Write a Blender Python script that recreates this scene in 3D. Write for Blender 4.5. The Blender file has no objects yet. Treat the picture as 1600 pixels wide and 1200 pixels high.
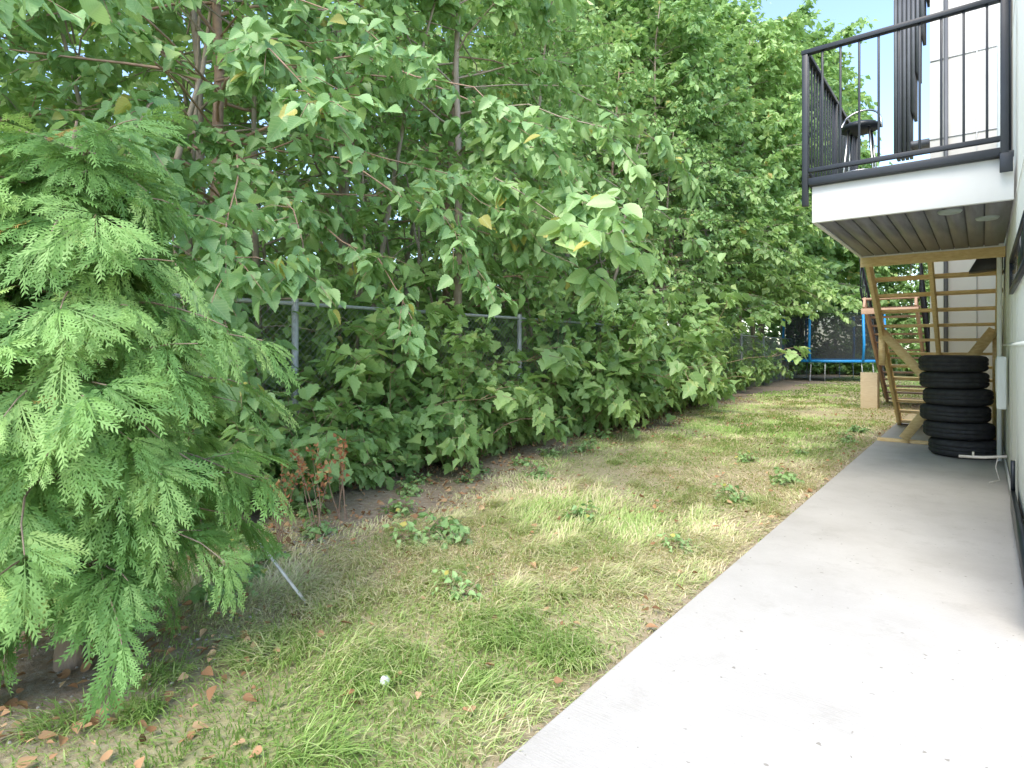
import bpy, math, numpy as np
from mathutils import Vector
rng=np.random.default_rng(11)
S=bpy.context.scene; COL=S.collection
R=lambda a,b: float(rng.uniform(a,b))

# ------------------------------------------------------------ mesh helpers
def mk(name,V,counts,loops,mat,lf=None,smooth=False):
    me=bpy.data.meshes.new(name)
    V=np.asarray(V,dtype=np.float32); loops=np.asarray(loops,dtype=np.int32); counts=np.asarray(counts,dtype=np.int32)
    me.vertices.add(len(V)); me.vertices.foreach_set('co',V.ravel())
    me.loops.add(len(loops)); me.loops.foreach_set('vertex_index',loops)
    me.polygons.add(len(counts))
    st=np.concatenate([[0],np.cumsum(counts)[:-1]]).astype(np.int32)
    me.polygons.foreach_set('loop_start',st)
    if lf is not None:
        a=me.attributes.new('lf','FLOAT_VECTOR','POINT'); a.data.foreach_set('vector',np.asarray(lf,dtype=np.float32).ravel())
    me.update(calc_edges=True)
    if smooth: me.polygons.foreach_set('use_smooth',np.ones(len(counts),dtype=bool))
    if mat: me.materials.append(mat)
    return me
def add(name,me,parent=None,loc=(0,0,0)):
    o=bpy.data.objects.new(name,me); COL.objects.link(o); o.location=loc
    if parent: o.parent=parent
    return o
def tag(o,label=None,cat=None,group=None,kind=None):
    if label:o["label"]=label
    if cat:o["category"]=cat
    if group:o["group"]=group
    if kind:o["kind"]=kind
    return o
def empty(name,label,cat,loc=(0,0,0),group=None):
    o=bpy.data.objects.new(name,None); COL.objects.link(o); o.location=loc; o.empty_display_size=.2
    return tag(o,label,cat,group)
class Geo:
    def __init__(s,org=(0,0,0)): s.V=[];s.C=[];s.L=[];s.o=np.array(org,float)
    def add(s,v,f):
        b=len(s.V); s.V.extend([tuple(p) for p in v])
        for q in f: s.C.append(len(q)); s.L.extend([b+i for i in q])
    def box(s,a,b):
        x0,y0,z0=[min(a[i],b[i]) for i in range(3)]; x1,y1,z1=[max(a[i],b[i]) for i in range(3)]
        s.add([(x0,y0,z0),(x1,y0,z0),(x1,y1,z0),(x0,y1,z0),(x0,y0,z1),(x1,y0,z1),(x1,y1,z1),(x0,y1,z1)],
              [(0,3,2,1),(4,5,6,7),(0,1,5,4),(1,2,6,5),(2,3,7,6),(3,0,4,7)]); return s
    def bar(s,p,q,w,h,up=(0,0,1)):
        p=Vector(p);q=Vector(q);t=(q-p).normalized();u=Vector(up);r=t.cross(u).normalized();u=r.cross(t)
        v=[]
        for c in (p,q):
            for a,b in((-1,-1),(1,-1),(1,1),(-1,1)): v.append(c+r*(a*w/2)+u*(b*h/2))
        s.add(v,[(0,1,2,3),(7,6,5,4),(0,4,5,1),(1,5,6,2),(2,6,7,3),(3,7,4,0)]); return s
    def tube(s,pts,rad,n=6,cap=True):
        pts=[np.array(p,float) for p in pts]
        if not hasattr(rad,'__len__'): rad=[rad]*len(pts)
        v=[];k=len(pts)
        for i in range(k):
            t=pts[min(i+1,k-1)]-pts[max(i-1,0)]; t=t/(np.linalg.norm(t)+1e-9)
            ref=np.array([1,0,0.]) if abs(t[2])>.8 else np.array([0,0,1.])
            a=np.cross(t,ref);a/=np.linalg.norm(a)+1e-9;b=np.cross(t,a)
            for j in range(n):
                th=2*math.pi*j/n; v.append(pts[i]+rad[i]*(a*math.cos(th)+b*math.sin(th)))
        f=[(i*n+j,i*n+(j+1)%n,(i+1)*n+(j+1)%n,(i+1)*n+j) for i in range(k-1) for j in range(n)]
        if cap: f+= [tuple(range(n))[::-1],tuple((k-1)*n+j for j in range(n))]
        s.add(v,f); return s
    def lathe(s,c,prof,n=32,closed=False):
        v=[(c[0]+r*math.cos(2*math.pi*j/n),c[1]+r*math.sin(2*math.pi*j/n),c[2]+z) for r,z in prof for j in range(n)]
        k=len(prof); m=k if closed else k-1
        s.add(v,[(i*n+j,i*n+(j+1)%n,((i+1)%k)*n+(j+1)%n,((i+1)%k)*n+j) for i in range(m) for j in range(n)]); return s
    def obj(s,name,mat,parent=None,smooth=False,bevel=0,loc=(0,0,0)):
        V=np.array(s.V)-s.o; me=mk(name,V,s.C,s.L,mat,smooth=smooth); o=add(name,me,parent,loc)
        if bevel:
            m=o.modifiers.new('bevel','BEVEL');m.width=bevel;m.segments=2;m.limit_method='ANGLE'
        return o
def dup(root,loc,rz=0,sc=1,label=None):
    c=root.copy(); COL.objects.link(c); c.location=loc; c.rotation_euler=(0,0,rz)
    c.scale=(sc,sc,sc) if not hasattr(sc,'__len__') else sc
    if label:c["label"]=label
    def rec(src,dst):
        for ch in list(src.children):
            k=ch.copy(); COL.objects.link(k); k.parent=dst; rec(ch,k)
    rec(root,c); return c

# ------------------------------------------------------------ materials
def nodes(name):
    m=bpy.data.materials.new(name); m.use_nodes=True; nt=m.node_tree; nt.nodes.clear()
    out=nt.nodes.new('ShaderNodeOutputMaterial'); return m,nt,out
def N(nt,t,**k):
    n=nt.nodes.new('ShaderNode'+t)
    for a,b in k.items(): setattr(n,a,b)
    return n
def ramp(nt,fac,stops):
    r=N(nt,'ValToRGB'); e=r.color_ramp.elements
    e[0].position=stops[0][0]; e[0].color=(*stops[0][1],1); e[1].position=stops[-1][0]; e[1].color=(*stops[-1][1],1)
    for p,c in stops[1:-1]:
        x=e.new(p); x.color=(*c,1)
    nt.links.new(fac,r.inputs[0]); return r.outputs[0]
def noise(nt,vec,sc,det=4,rough=.6):
    n=N(nt,'TexNoise'); n.inputs['Scale'].default_value=sc; n.inputs['Detail'].default_value=det; n.inputs['Roughness'].default_value=rough
    nt.links.new(vec,n.inputs['Vector']); return n.outputs[0]
def mix(nt,fac,a,b,mode='MIX'):
    m=N(nt,'MixRGB',blend_type=mode)
    for i,v in zip((0,1,2),(fac,a,b)):
        if hasattr(v,'is_linked') or hasattr(v,'links'): nt.links.new(v,m.inputs[i])
        else: m.inputs[i].default_value=v if i==0 else (*v,1)
    return m.outputs[0]
def math_(nt,op,a,b=None):
    m=N(nt,'Math',operation=op)
    for i,v in enumerate((a,b)):
        if v is None: continue
        if hasattr(v,'links'): nt.links.new(v,m.inputs[i])
        else: m.inputs[i].default_value=v
    return m.outputs[0]
def surf(name,col,col2=None,sc=6,rough=.6,metal=0,bump=.1,bsc=40,stretch=(1,1,1),spec=.5):
    m,nt,out=nodes(name); tc=N(nt,'TexCoord'); mp=N(nt,'Mapping'); mp.inputs['Scale'].default_value=stretch
    nt.links.new(tc.outputs['Object'],mp.inputs[0]); v=mp.outputs[0]
    b=N(nt,'BsdfPrincipled'); col2=col2 or tuple(c*.7 for c in col)
    f=ramp(nt,noise(nt,v,sc),[(.3,col2),(.7,col)])
    nt.links.new(f,b.inputs['Base Color']); b.inputs['Roughness'].default_value=rough; b.inputs['Metallic'].default_value=metal
    b.inputs['Specular IOR Level'].default_value=spec
    if bump:
        bp=N(nt,'Bump'); bp.inputs['Strength'].default_value=bump; bp.inputs['Distance'].default_value=.01
        nt.links.new(noise(nt,v,bsc),bp.inputs['Height']); nt.links.new(bp.outputs[0],b.inputs['Normal'])
    nt.links.new(b.outputs[0],out.inputs[0]); return m
def leafmat(name,stops,trans=.35,rough=.45,veins=7,spec=.5,tcol=(.45,.64,.15)):
    m,nt,out=nodes(name); a=N(nt,'Attribute',attribute_name='lf'); s=N(nt,'SeparateXYZ'); nt.links.new(a.outputs['Vector'],s.inputs[0])
    x,y,t=s.outputs; c=ramp(nt,t,stops)
    oi=N(nt,'ObjectInfo'); g=N(nt,'HueSaturation')
    nt.links.new(math_(nt,'ADD',math_(nt,'MULTIPLY',oi.outputs['Random'],.3),.88),g.inputs['Value'])
    nt.links.new(math_(nt,'ADD',math_(nt,'MULTIPLY',oi.outputs['Random'],-.02),.51),g.inputs['Hue'])
    nt.links.new(c,g.inputs['Color']); c=g.outputs[0]
    if veins:
        w=math_(nt,'SINE',math_(nt,'MULTIPLY',math_(nt,'SUBTRACT',y,math_(nt,'MULTIPLY',x,.8)),veins*6.283))
        w=math_(nt,'GREATER_THAN',w,.86); mid=math_(nt,'LESS_THAN',x,.018)
        w=math_(nt,'MULTIPLY',math_(nt,'MAXIMUM',w,mid),.32)
        c=mix(nt,w,c,(.52,.64,.32))
    b=N(nt,'BsdfPrincipled'); nt.links.new(c,b.inputs['Base Color']); b.inputs['Roughness'].default_value=rough; b.inputs['Specular IOR Level'].default_value=spec
    if trans>0:
        tr=N(nt,'BsdfTranslucent'); nt.links.new(mix(nt,.5,c,tcol),tr.inputs[0])
        ms=N(nt,'MixShader'); ms.inputs[0].default_value=trans
        nt.links.new(b.outputs[0],ms.inputs[1]); nt.links.new(tr.outputs[0],ms.inputs[2]); nt.links.new(ms.outputs[0],out.inputs[0])
    else: nt.links.new(b.outputs[0],out.inputs[0])
    return m

M_leaf=leafmat('broad_leaf',[(0,(.19,.33,.09)),(.45,(.29,.48,.16)),(.9,(.42,.60,.23)),(.985,(.51,.62,.22)),(1,(.55,.46,.14))])
M_near=leafmat('birch_leaf',[(0,(.19,.34,.11)),(.5,(.31,.51,.20)),(.93,(.43,.61,.27)),(.985,(.51,.66,.22)),(1,(.55,.48,.12))])
M_bush=leafmat('bramble_leaf',[(0,(.19,.34,.10)),(.5,(.31,.50,.17)),(.95,(.42,.60,.24)),(1,(.46,.58,.2))],veins=5)
M_wood=leafmat('woodland_leaf',[(0,(.28,.40,.14)),(.5,(.44,.59,.24)),(1,(.62,.74,.36))],veins=0,trans=.3,spec=.2)
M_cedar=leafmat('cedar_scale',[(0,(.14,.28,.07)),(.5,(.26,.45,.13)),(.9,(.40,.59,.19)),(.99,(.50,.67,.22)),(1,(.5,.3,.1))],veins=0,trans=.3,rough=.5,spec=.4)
M_grass=leafmat('grass_blade',[(0,(.22,.36,.09)),(.35,(.36,.51,.16)),(.6,(.53,.60,.27)),(.8,(.70,.63,.38)),(1,(.78,.67,.46))],veins=0,trans=.3,rough=.6,spec=.2)
M_dry=leafmat('dry_leaf',[(0,(.20,.11,.055)),(.5,(.40,.22,.115)),(1,(.56,.38,.22))],veins=0,trans=.1,rough=.7,spec=.2,tcol=(.3,.15,.05))
M_rust=leafmat('rusty_leaf',[(0,(.40,.14,.07)),(.6,(.56,.25,.13)),(1,(.60,.42,.18))],veins=0,trans=.3,rough=.6,spec=.2,tcol=(.4,.15,.05))
M_bark=surf('grey_brown_bark',(.46,.38,.30),(.26,.21,.155),sc=14,rough=.9,bump=.6,bsc=50,stretch=(1,1,.3))
M_bark2=surf('reddish_bark',(.46,.30,.22),(.28,.19,.14),sc=10,rough=.85,bump=.5,bsc=40)
M_cbark=surf('cedar_bark',(.44,.33,.25),(.27,.19,.14),sc=20,rough=.9,bump=.6,bsc=60,stretch=(1,1,.25))
M_galv=surf('galvanised_steel',(.50,.53,.55),(.38,.40,.42),sc=20,rough=.5,metal=.1,bump=.03)
M_wire=surf('galvanised_wire',(.38,.40,.41),(.28,.3,.31),sc=20,rough=.5,metal=.1,bump=0)
M_black=surf('black_metal',(.022,.027,.036),(.014,.018,.025),sc=8,rough=.4,bump=.02)
M_white=surf('white_painted_fascia',(.74,.74,.73),(.68,.68,.67),sc=3,rough=.55,bump=.02)
M_siding=surf('pale_siding',(.80,.83,.79),(.74,.77,.74),sc=2,rough=.65,bump=.04)
M_beige=surf('warm_white_panel',(.76,.74,.69),(.70,.67,.62),sc=1.5,rough=.7,bump=.05)
M_soffit=surf('grey_soffit',(.205,.20,.205),(.135,.13,.135),sc=4,rough=.45,bump=.05,stretch=(6,.5,1))
M_lumber=surf('treated_lumber',(.84,.65,.34),(.68,.48,.22),sc=7,rough=.75,bump=.25,bsc=30,stretch=(2,6,6))
M_lumber2=surf('stained_lumber',(.58,.39,.28),(.44,.28,.2),sc=6,rough=.75,bump=.2)
M_ply=surf('pale_plywood',(.62,.52,.36),(.53,.42,.27),sc=8,rough=.75,bump=.1,stretch=(1,1,6))
M_blue=surf('blue_vinyl',(.03,.36,.80),(.02,.28,.7),sc=5,rough=.45,bump=.05)
M_chrome=surf('brushed_steel',(.6,.6,.6),(.5,.5,.5),sc=5,rough=.3,metal=1,bump=0)
M_glass=surf('dark_window_glass',(.03,.035,.04),(.02,.025,.03),sc=1,rough=.08,bump=0)
M_pipe=surf('white_plastic',(.70,.67,.62),(.48,.44,.38),sc=14,rough=.5,bump=.1)
M_dgrey=surf('charcoal_ribbed_panel',(.11,.115,.125),(.08,.085,.09),sc=3,rough=.55,bump=.05)
M_trim=surf('grey_base_trim',(.55,.55,.54),(.45,.45,.44),sc=3,rough=.6,bump=.05)
M_lamp=surf('frosted_diffuser',(.40,.46,.45),(.35,.4,.4),sc=5,rough=.4,bump=0)
M_tyre=surf('tyre_rubber',(.036,.036,.038),(.02,.02,.022),sc=14,rough=.7,bump=.3,bsc=50)
def net_mat():
    m,nt,out=nodes('trampoline_net'); d=N(nt,'BsdfDiffuse'); d.inputs[0].default_value=(.06,.065,.07,1); t=N(nt,'BsdfTransparent')
    tc=N(nt,'TexCoord'); f=ramp(nt,noise(nt,tc.outputs['Object'],3),[(.3,(.55,.55,.55)),(.7,(.66,.66,.66))])
    ms=N(nt,'MixShader'); nt.links.new(f,ms.inputs[0]); nt.links.new(t.outputs[0],ms.inputs[1]); nt.links.new(d.outputs[0],ms.inputs[2]); nt.links.new(ms.outputs[0],out.inputs[0]); return m
M_net=net_mat()
def conc_mat():
    m,nt,out=nodes('broomed_concrete'); tc=N(nt,'TexCoord'); v=tc.outputs['Object']; b=N(nt,'BsdfPrincipled')
    c=ramp(nt,noise(nt,v,.9,7,.68),[(.3,(.44,.415,.375)),(.5,(.52,.495,.455)),(.7,(.58,.555,.515))])
    c=mix(nt,math_(nt,'MULTIPLY',noise(nt,v,60,3,.7),.35),c,(.41,.385,.35))
    sp=ramp(nt,noise(nt,v,4,6,.78),[(.54,(0,0,0)),(.70,(1,1,1))]); c=mix(nt,math_(nt,'MULTIPLY',sp,.36),c,(.35,.325,.285))
    dots=ramp(nt,noise(nt,v,28,2,.5),[(.72,(0,0,0)),(.74,(1,1,1))]); c=mix(nt,math_(nt,'MULTIPLY',dots,.6),c,(.17,.15,.11))
    s=N(nt,'SeparateXYZ'); nt.links.new(v,s.inputs[0])
    far=N(nt,'MapRange'); far.inputs[1].default_value=5; far.inputs[2].default_value=9.5; nt.links.new(s.outputs[1],far.inputs[0])
    st=math_(nt,'MULTIPLY',math_(nt,'MULTIPLY',far.outputs[0],ramp(nt,noise(nt,v,2.3,5,.6),[(.38,(0,0,0)),(.62,(1,1,1))])),.25)
    c=mix(nt,st,c,(.38,.35,.30))
    ln=N(nt,'TexNoise'); mp=N(nt,'Mapping'); mp.inputs['Scale'].default_value=(4,120,1); nt.links.new(v,mp.inputs[0]); nt.links.new(mp.outputs[0],ln.inputs['Vector']); ln.inputs['Scale'].default_value=1
    nt.links.new(c,b.inputs['Base Color']); b.inputs['Roughness'].default_value=.85; b.inputs['Specular IOR Level'].default_value=.25
    bp=N(nt,'Bump'); bp.inputs['Strength'].default_value=.35; bp.inputs['Distance'].default_value=.004
    nt.links.new(math_(nt,'ADD',noise(nt,v,90,3,.7),ln.outputs[0]),bp.inputs['Height']); nt.links.new(bp.outputs[0],b.inputs['Normal'])
    nt.links.new(b.outputs[0],out.inputs[0]); return m
def ground_mat():
    m,nt,out=nodes('lawn_and_soil'); tc=N(nt,'TexCoord'); v=tc.outputs['Object']; b=N(nt,'BsdfPrincipled')
    a=N(nt,'Attribute',attribute_name='lf'); s=N(nt,'SeparateXYZ'); nt.links.new(a.outputs['Vector'],s.inputs[0])
    soil=ramp(nt,noise(nt,v,18,6,.75),[(.3,(.22,.17,.13)),(.5,(.36,.295,.23)),(.7,(.52,.45,.38))])
    lit=ramp(nt,noise(nt,v,45,3,.7),[(.45,(0,0,0)),(.6,(1,1,1))]); soil=mix(nt,math_(nt,'MULTIPLY',lit,.4),soil,(.43,.28,.17))
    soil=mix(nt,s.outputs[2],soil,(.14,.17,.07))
    gr=ramp(nt,noise(nt,v,30,5,.75),[(.3,(.23,.24,.10)),(.5,(.36,.37,.17)),(.7,(.49,.47,.25))])
    straw=ramp(nt,noise(nt,v,34,5,.75),[(.3,(.34,.27,.16)),(.7,(.61,.52,.35))])
    g=mix(nt,s.outputs[1],gr,straw); c=mix(nt,s.outputs[0],g,soil)
    nt.links.new(c,b.inputs['Base Color']); b.inputs['Roughness'].default_value=.95; b.inputs['Specular IOR Level'].default_value=.1
    bp=N(nt,'Bump'); bp.inputs['Strength'].default_value=.7; bp.inputs['Distance'].default_value=.02
    nt.links.new(noise(nt,v,40,6,.75),bp.inputs['Height']); nt.links.new(bp.outputs[0],b.inputs['Normal'])
    nt.links.new(b.outputs[0],out.inputs[0]); return m

# ------------------------------------------------------------ leaf templates
def halfleaf(pts,fold=.2,curl=.25):
    k=len(pts); V=[];F=[]
    V+= [(x,y,fold*x-curl*y*y) for x,y in pts]
    V+= [(-x,y,fold*x-curl*y*y) for x,y in pts[1:-1]]
    F.append(tuple(range(k))); F.append(tuple([0]+[k+i for i in range(k-2)]+[k-1])[::-1])
    return np.array(V,float),F
T_birch=halfleaf([(0,0),(.2,.0),(.37,.13),(.345,.2),(.40,.27),(.335,.35),(.36,.43),(.27,.5),(.275,.59),(.185,.66),(.17,.76),(.09,.84),(0,1)])
T_oval=halfleaf([(0,0),(.16,.06),(.29,.22),(.29,.29),(.33,.36),(.30,.46),(.31,.55),(.24,.66),(.23,.73),(.14,.83),(.1,.9),(0,1)],.25,.3)
T_mid=halfleaf([(0,0),(.26,.1),(.36,.32),(.22,.66),(0,1)],.25,.25)
T_lobe=halfleaf([(0,.05),(.16,-.04),(.40,.10),(.33,.24),(.52,.42),(.36,.5),(.34,.62),(.22,.66),(.14,.84),(0,1)],.22,.3)
T_far=(np.array([(0,0,0),(.36,.38,.08),(0,1,-.15),(-.36,.38,.08)],float),[(0,1,2),(0,2,3)])
def frond():
    V=[];F=[]
    def q(p,d,L,w):
        d=np.array(d)/np.linalg.norm(d); n=np.array((-d[1],d[0])); p=np.array(p)
        b=len(V)
        for c in (p,p+d*L*.45+n*w,p+d*L,p+d*L*.45-n*w): V.append((c[0],c[1],0))
        F.append((b,b+1,b+2,b+3))
    q((0,0),(0,1),1.0,.016)
    r2=np.random.default_rng(5)
    for i in range(8):
        y=.10+.107*i
        for sd in (-1,1):
            a=math.radians(46-i*2+r2.uniform(-8,8)); L=.47*math.sin(math.pi*min(1,(.2+.78*(1-y))))**.8*r2.uniform(.75,1.15)
            yy=y+(.05 if sd>0 else 0)
            d=(sd*math.sin(a),math.cos(a)); q((0,yy),d,L,.019)
            for k in range(4):
                u=.24+.2*k; p=(d[0]*L*u,yy+d[1]*L*u)
                for s2 in(-1,1):
                    a2=math.atan2(d[0],d[1])+s2*math.radians(34); q(p,(math.sin(a2),math.cos(a2)),(.15-.06*u)*(L/.4)**.5*r2.uniform(.8,1.2),.017)
    V=np.array(V); V[:,2]=-.2*V[:,1]**2-.25*V[:,0]**2+.02*np.sin(V[:,0]*23+V[:,1]*11)
    return V,F
T_frond=frond()
def nrm(a): return a/(np.linalg.norm(a,axis=1,keepdims=True)+1e-9)
def inst(name,tpl,P,T,Nn,Sz,tone,mat):
    tv,tf=tpl; P=np.asarray(P);n=len(P);k=len(tv)
    T=nrm(T);B=nrm(np.cross(T,Nn));N2=np.cross(B,T)
    sz=np.asarray(Sz).reshape(n,1,1)
    V=P[:,None,:]+sz*(tv[None,:,0:1]*B[:,None,:]+tv[None,:,1:2]*T[:,None,:]+tv[None,:,2:3]*N2[:,None,:])
    lf=np.empty((n,k,3)); lf[:,:,0]=np.abs(tv[:,0]);lf[:,:,1]=tv[:,1];lf[:,:,2]=np.asarray(tone)[:,None]
    cl=np.array([len(f) for f in tf]);fl=np.concatenate([np.array(f) for f in tf])
    return mk(name,V.reshape(-1,3),np.tile(cl,n),(np.arange(n)[:,None]*k+fl[None,:]).ravel(),mat,lf.reshape(-1,3))

# ------------------------------------------------------------ noise fields for lawn
_k=np.random.default_rng(3); KD=_k.uniform(0,6.283,10); KF=np.array([.7,1.1,1.7,2.3,3.1,4.1,5.3,6.5,8,10.]); KP=_k.uniform(0,6.283,10)
def nz(x,y,sh=0,f=1.):
    r=0
    for d,k,p in zip(KD,KF,KP): r=r+np.sin((x*np.cos(d+sh)+y*np.sin(d+sh))*k*f+p+sh*3)/k**.5
    return r/3.0
def dirt(x,y):
    edge=-3.95-np.clip((y-7)/12,0,1)*.9
    a=np.clip((edge-x)/1.0+nz(x,y)*.7,0,.93)
    b=np.clip(1.5-np.hypot((x+3.2)/.85,(y-.85)/.62)+nz(x,y,1)*.2,0,1)
    c=np.clip(1.15-np.hypot((x+4.1)/1.1,(y-3.3)/1.8)+nz(x,y,2)*.45,0,.95)
    e=np.clip((nz(x,y,4)-.6)*1.5,0,.75)
    e2=np.clip(1-(-1.25-x)/.10+nz(x,y,6)*.3,0,.6)*(x<-1.2)
    d=np.maximum(np.maximum(a,b),np.maximum(c,np.maximum(e,e2)))
    return np.where(x<-5.6,1,d)
def straw(x,y):
    s=.70+.42*nz(x,y,5)+.36*np.clip(1-(-1.25-x)/.9,0,1)-.36*np.clip(2.2-y,0,1)-.25*np.clip((y-12)/8,0,1)+.12*((x<-1.9)&(y>3)&(y<10))
    return np.clip(s,0,1)

# ------------------------------------------------------------ ground
xs=np.concatenate([[-400,-120,-50,-30,-18,-12,-9,-7.5],np.arange(-6.5,-1.0,.09),[-.8,0,3,10,30,100,400]])
ys=np.concatenate([[-400,-100,-30,-10,-4,-2],np.arange(-1,8,.1),np.arange(8,36,.35),[38,42,50,70,120,400]])
X,Y=np.meshgrid(xs,ys); nx,ny=len(xs),len(ys)
Z=np.where((X>-6.6)&(X<-1.3)&(Y>-1)&(Y<36),.018*nz(X,Y,7)+.02*dirt(X,Y)*nz(X,Y,8,3)*.4,0)
V=np.stack([X,Y,Z],-1).reshape(-1,3); ii=(np.arange(ny-1)[:,None]*nx+np.arange(nx-1)[None,:]).ravel()
F=np.stack([ii,ii+1,ii+nx+1,ii+nx],1).ravel()
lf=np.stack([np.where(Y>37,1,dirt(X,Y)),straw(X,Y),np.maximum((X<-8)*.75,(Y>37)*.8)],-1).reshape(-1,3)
g=add('ground',mk('ground',V,np.full(len(ii),4),F,ground_mat(),lf,True)); tag(g,'dry patchy lawn with bare soil along the fence','ground',kind='structure')
G=Geo(); G.box((-1.245,-4,-.1),(.205,13.2,.04))
p=G.obj('concrete_path',conc_mat(),bevel=.008); tag(p,'pale grey concrete path beside the house','path',kind='structure')

# ------------------------------------------------------------ grass
def grass_pts(n,x0,x1,y0,y1):
    x=rng.uniform(x0,x1,n);y=rng.uniform(y0,y1,n);k=rng.uniform(0,1,n)>dirt(x,y)*1.02
    return x[k],y[k]
parts=[]
for n,(x0,x1,y0,y1),w,l in ((21000,(-3.9,-1.24,.35,1.9),.0026,(.035,.11)),(38000,(-4.9,-1.24,1.9,4.6),.0030,(.03,.10)),(33000,(-5.4,-1.24,4.6,9),.0048,(.03,.085)),
                            (24000,(-5.4,-1.24,9,17),.009,(.03,.07)),(16000,(-6.2,1,17,34),.02,(.04,.08))):
    x,y=grass_pts(n,x0,x1,y0,y1); parts.append((x,y,np.full(len(x),w),rng.uniform(*l,len(x))))
tc_=[(-2.55,2.6,.28,700),(-1.9,2.3,.22,800),(-2.3,3.3,.25,400),(-1.75,3.1,.2,500),(-2.9,2.0,.25,600),(-2.1,1.7,.22,700),(-2.6,1.5,.2,600),(-3.1,2.9,.2,350),(-1.6,4.1,.2,350),(-2.7,4.6,.3,250),(-1.5,2.3,.15,500)]
for i in range(45): tc_.append((R(-3.6,-1.35),.6+R(0,1)**.8*6,R(.05,.15),int(R(70,230))))
for (cx,cy,r,n) in tc_:
    a=rng.uniform(0,6.28,n);q=r*rng.uniform(0,1,n)**.5; parts.append((cx+q*np.cos(a),cy+q*np.sin(a),np.full(n,.0026),rng.uniform(.08,.2,n)))
x=np.concatenate([p[0] for p in parts]);y=np.concatenate([p[1] for p in parts]);w=np.concatenate([p[2] for p in parts]);L=np.concatenate([p[3] for p in parts])
k=~((x>-1.25)&(y<13.3)); x,y,w,L=x[k],y[k],w[k],L[k]; n=len(x)
st=straw(x,y); L=L*(1-.3*dirt(x,y)); lay=nz(x,y,9,1.3)*3+rng.normal(0,.7,n)
tone=np.clip(st*.82+rng.normal(.0,.21,n),0,1)
lean=np.clip(rng.normal(.98,.35,n)+.4*st,.15,1.6)
dx,dy=np.cos(lay),np.sin(lay); px,py=-dy,dx
b0=np.stack([x,y,np.full(n,-.004)],1); D=np.stack([dx,dy,0*dx],1); Pp=np.stack([px,py,0*px],1); U=np.array([0,0,1.])
q1=b0+D*(L*.35*np.sin(lean*.5))[:,None]+U*(L*.40*np.cos(lean*.5))[:,None]
q2=q1+D*(L*.35*np.sin(np.minimum(lean,1.5)))[:,None]+U*(L*.32*np.cos(np.minimum(lean,1.5)))[:,None]
q3=q2+D*(L*.30*np.sin(lean*1.25))[:,None]+U*(L*.28*np.cos(np.minimum(lean*1.25,1.9)))[:,None]
q3[:,2]=np.maximum(q3[:,2],.006)
W=w[:,None]*Pp
V=np.stack([b0-W,b0+W,q1-W,q1+W,q2-W*.7,q2+W*.7,q3],1).reshape(-1,3)
fl=np.array([0,1,3,2,2,3,5,4,4,5,6])
lf=np.zeros((n,7,3));lf[:,:,2]=tone[:,None]
gr=add('grass',mk('grass',V,np.tile([4,4,3],n),(np.arange(n)[:,None]*7+fl[None,:]).ravel(),M_grass,lf.reshape(-1,3)))
tag(gr,'uneven lawn grass, green with straw-coloured dry tufts','grass',kind='stuff')
n=6500; x=rng.uniform(-5.6,-1.3,n); y=.4+rng.uniform(0,1,n)**1.3*17
k=(dirt(x,y)>.3)|(rng.uniform(0,1,n)<.14); x,y=x[k],y[k]; n=len(x)
fa=add('fallen_leaves',inst('fallen_leaves',T_mid,np.stack([x,y,rng.uniform(.02,.05,n)],1),np.stack([rng.normal(0,1,n),rng.normal(0,1,n),rng.normal(0,.3,n)],1),
   np.stack([rng.normal(0,.5,n),rng.normal(0,.5,n),np.ones(n)],1),rng.uniform(.018,.065,n),rng.uniform(0,1,n),M_dry)); tag(fa,'curled brown dry leaves scattered on lawn and soil','leaves',kind='stuff')
n=700; x=np.concatenate([rng.normal(-4.0,.22,350),rng.uniform(-4.2,-2.6,350)]);y=np.concatenate([rng.normal(2.5,.2,350),rng.uniform(.4,1.6,350)])
ov=np.array([(1,0,0),(-1,0,0),(0,1,0),(0,-1,0),(0,0,.7),(0,0,-.7),(.6,.6,.4),(-.6,.5,.4),(-.5,-.6,.4),(.6,-.6,.4)],float)
of=[(4,6,2),(4,2,7),(4,7,1),(4,1,8),(4,8,3),(4,3,9),(4,9,0),(4,0,6),(6,0,2),(7,2,1),(8,1,3),(9,3,0)]
st_=add('gravel',inst('gravel',(ov,of),np.stack([x,y,np.full(n,.016)],1),np.stack([rng.normal(0,1,n),rng.normal(0,1,n),0*x],1),np.stack([0*x,0*x,1+0*x],1),rng.uniform(.004,.010,n),rng.uniform(0,1,n),
   surf('grey_pebble',(.40,.37,.33),(.22,.2,.17),sc=9,rough=.85))); tag(st_,'loose grey pebbles on bare soil','gravel',kind='stuff')

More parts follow.
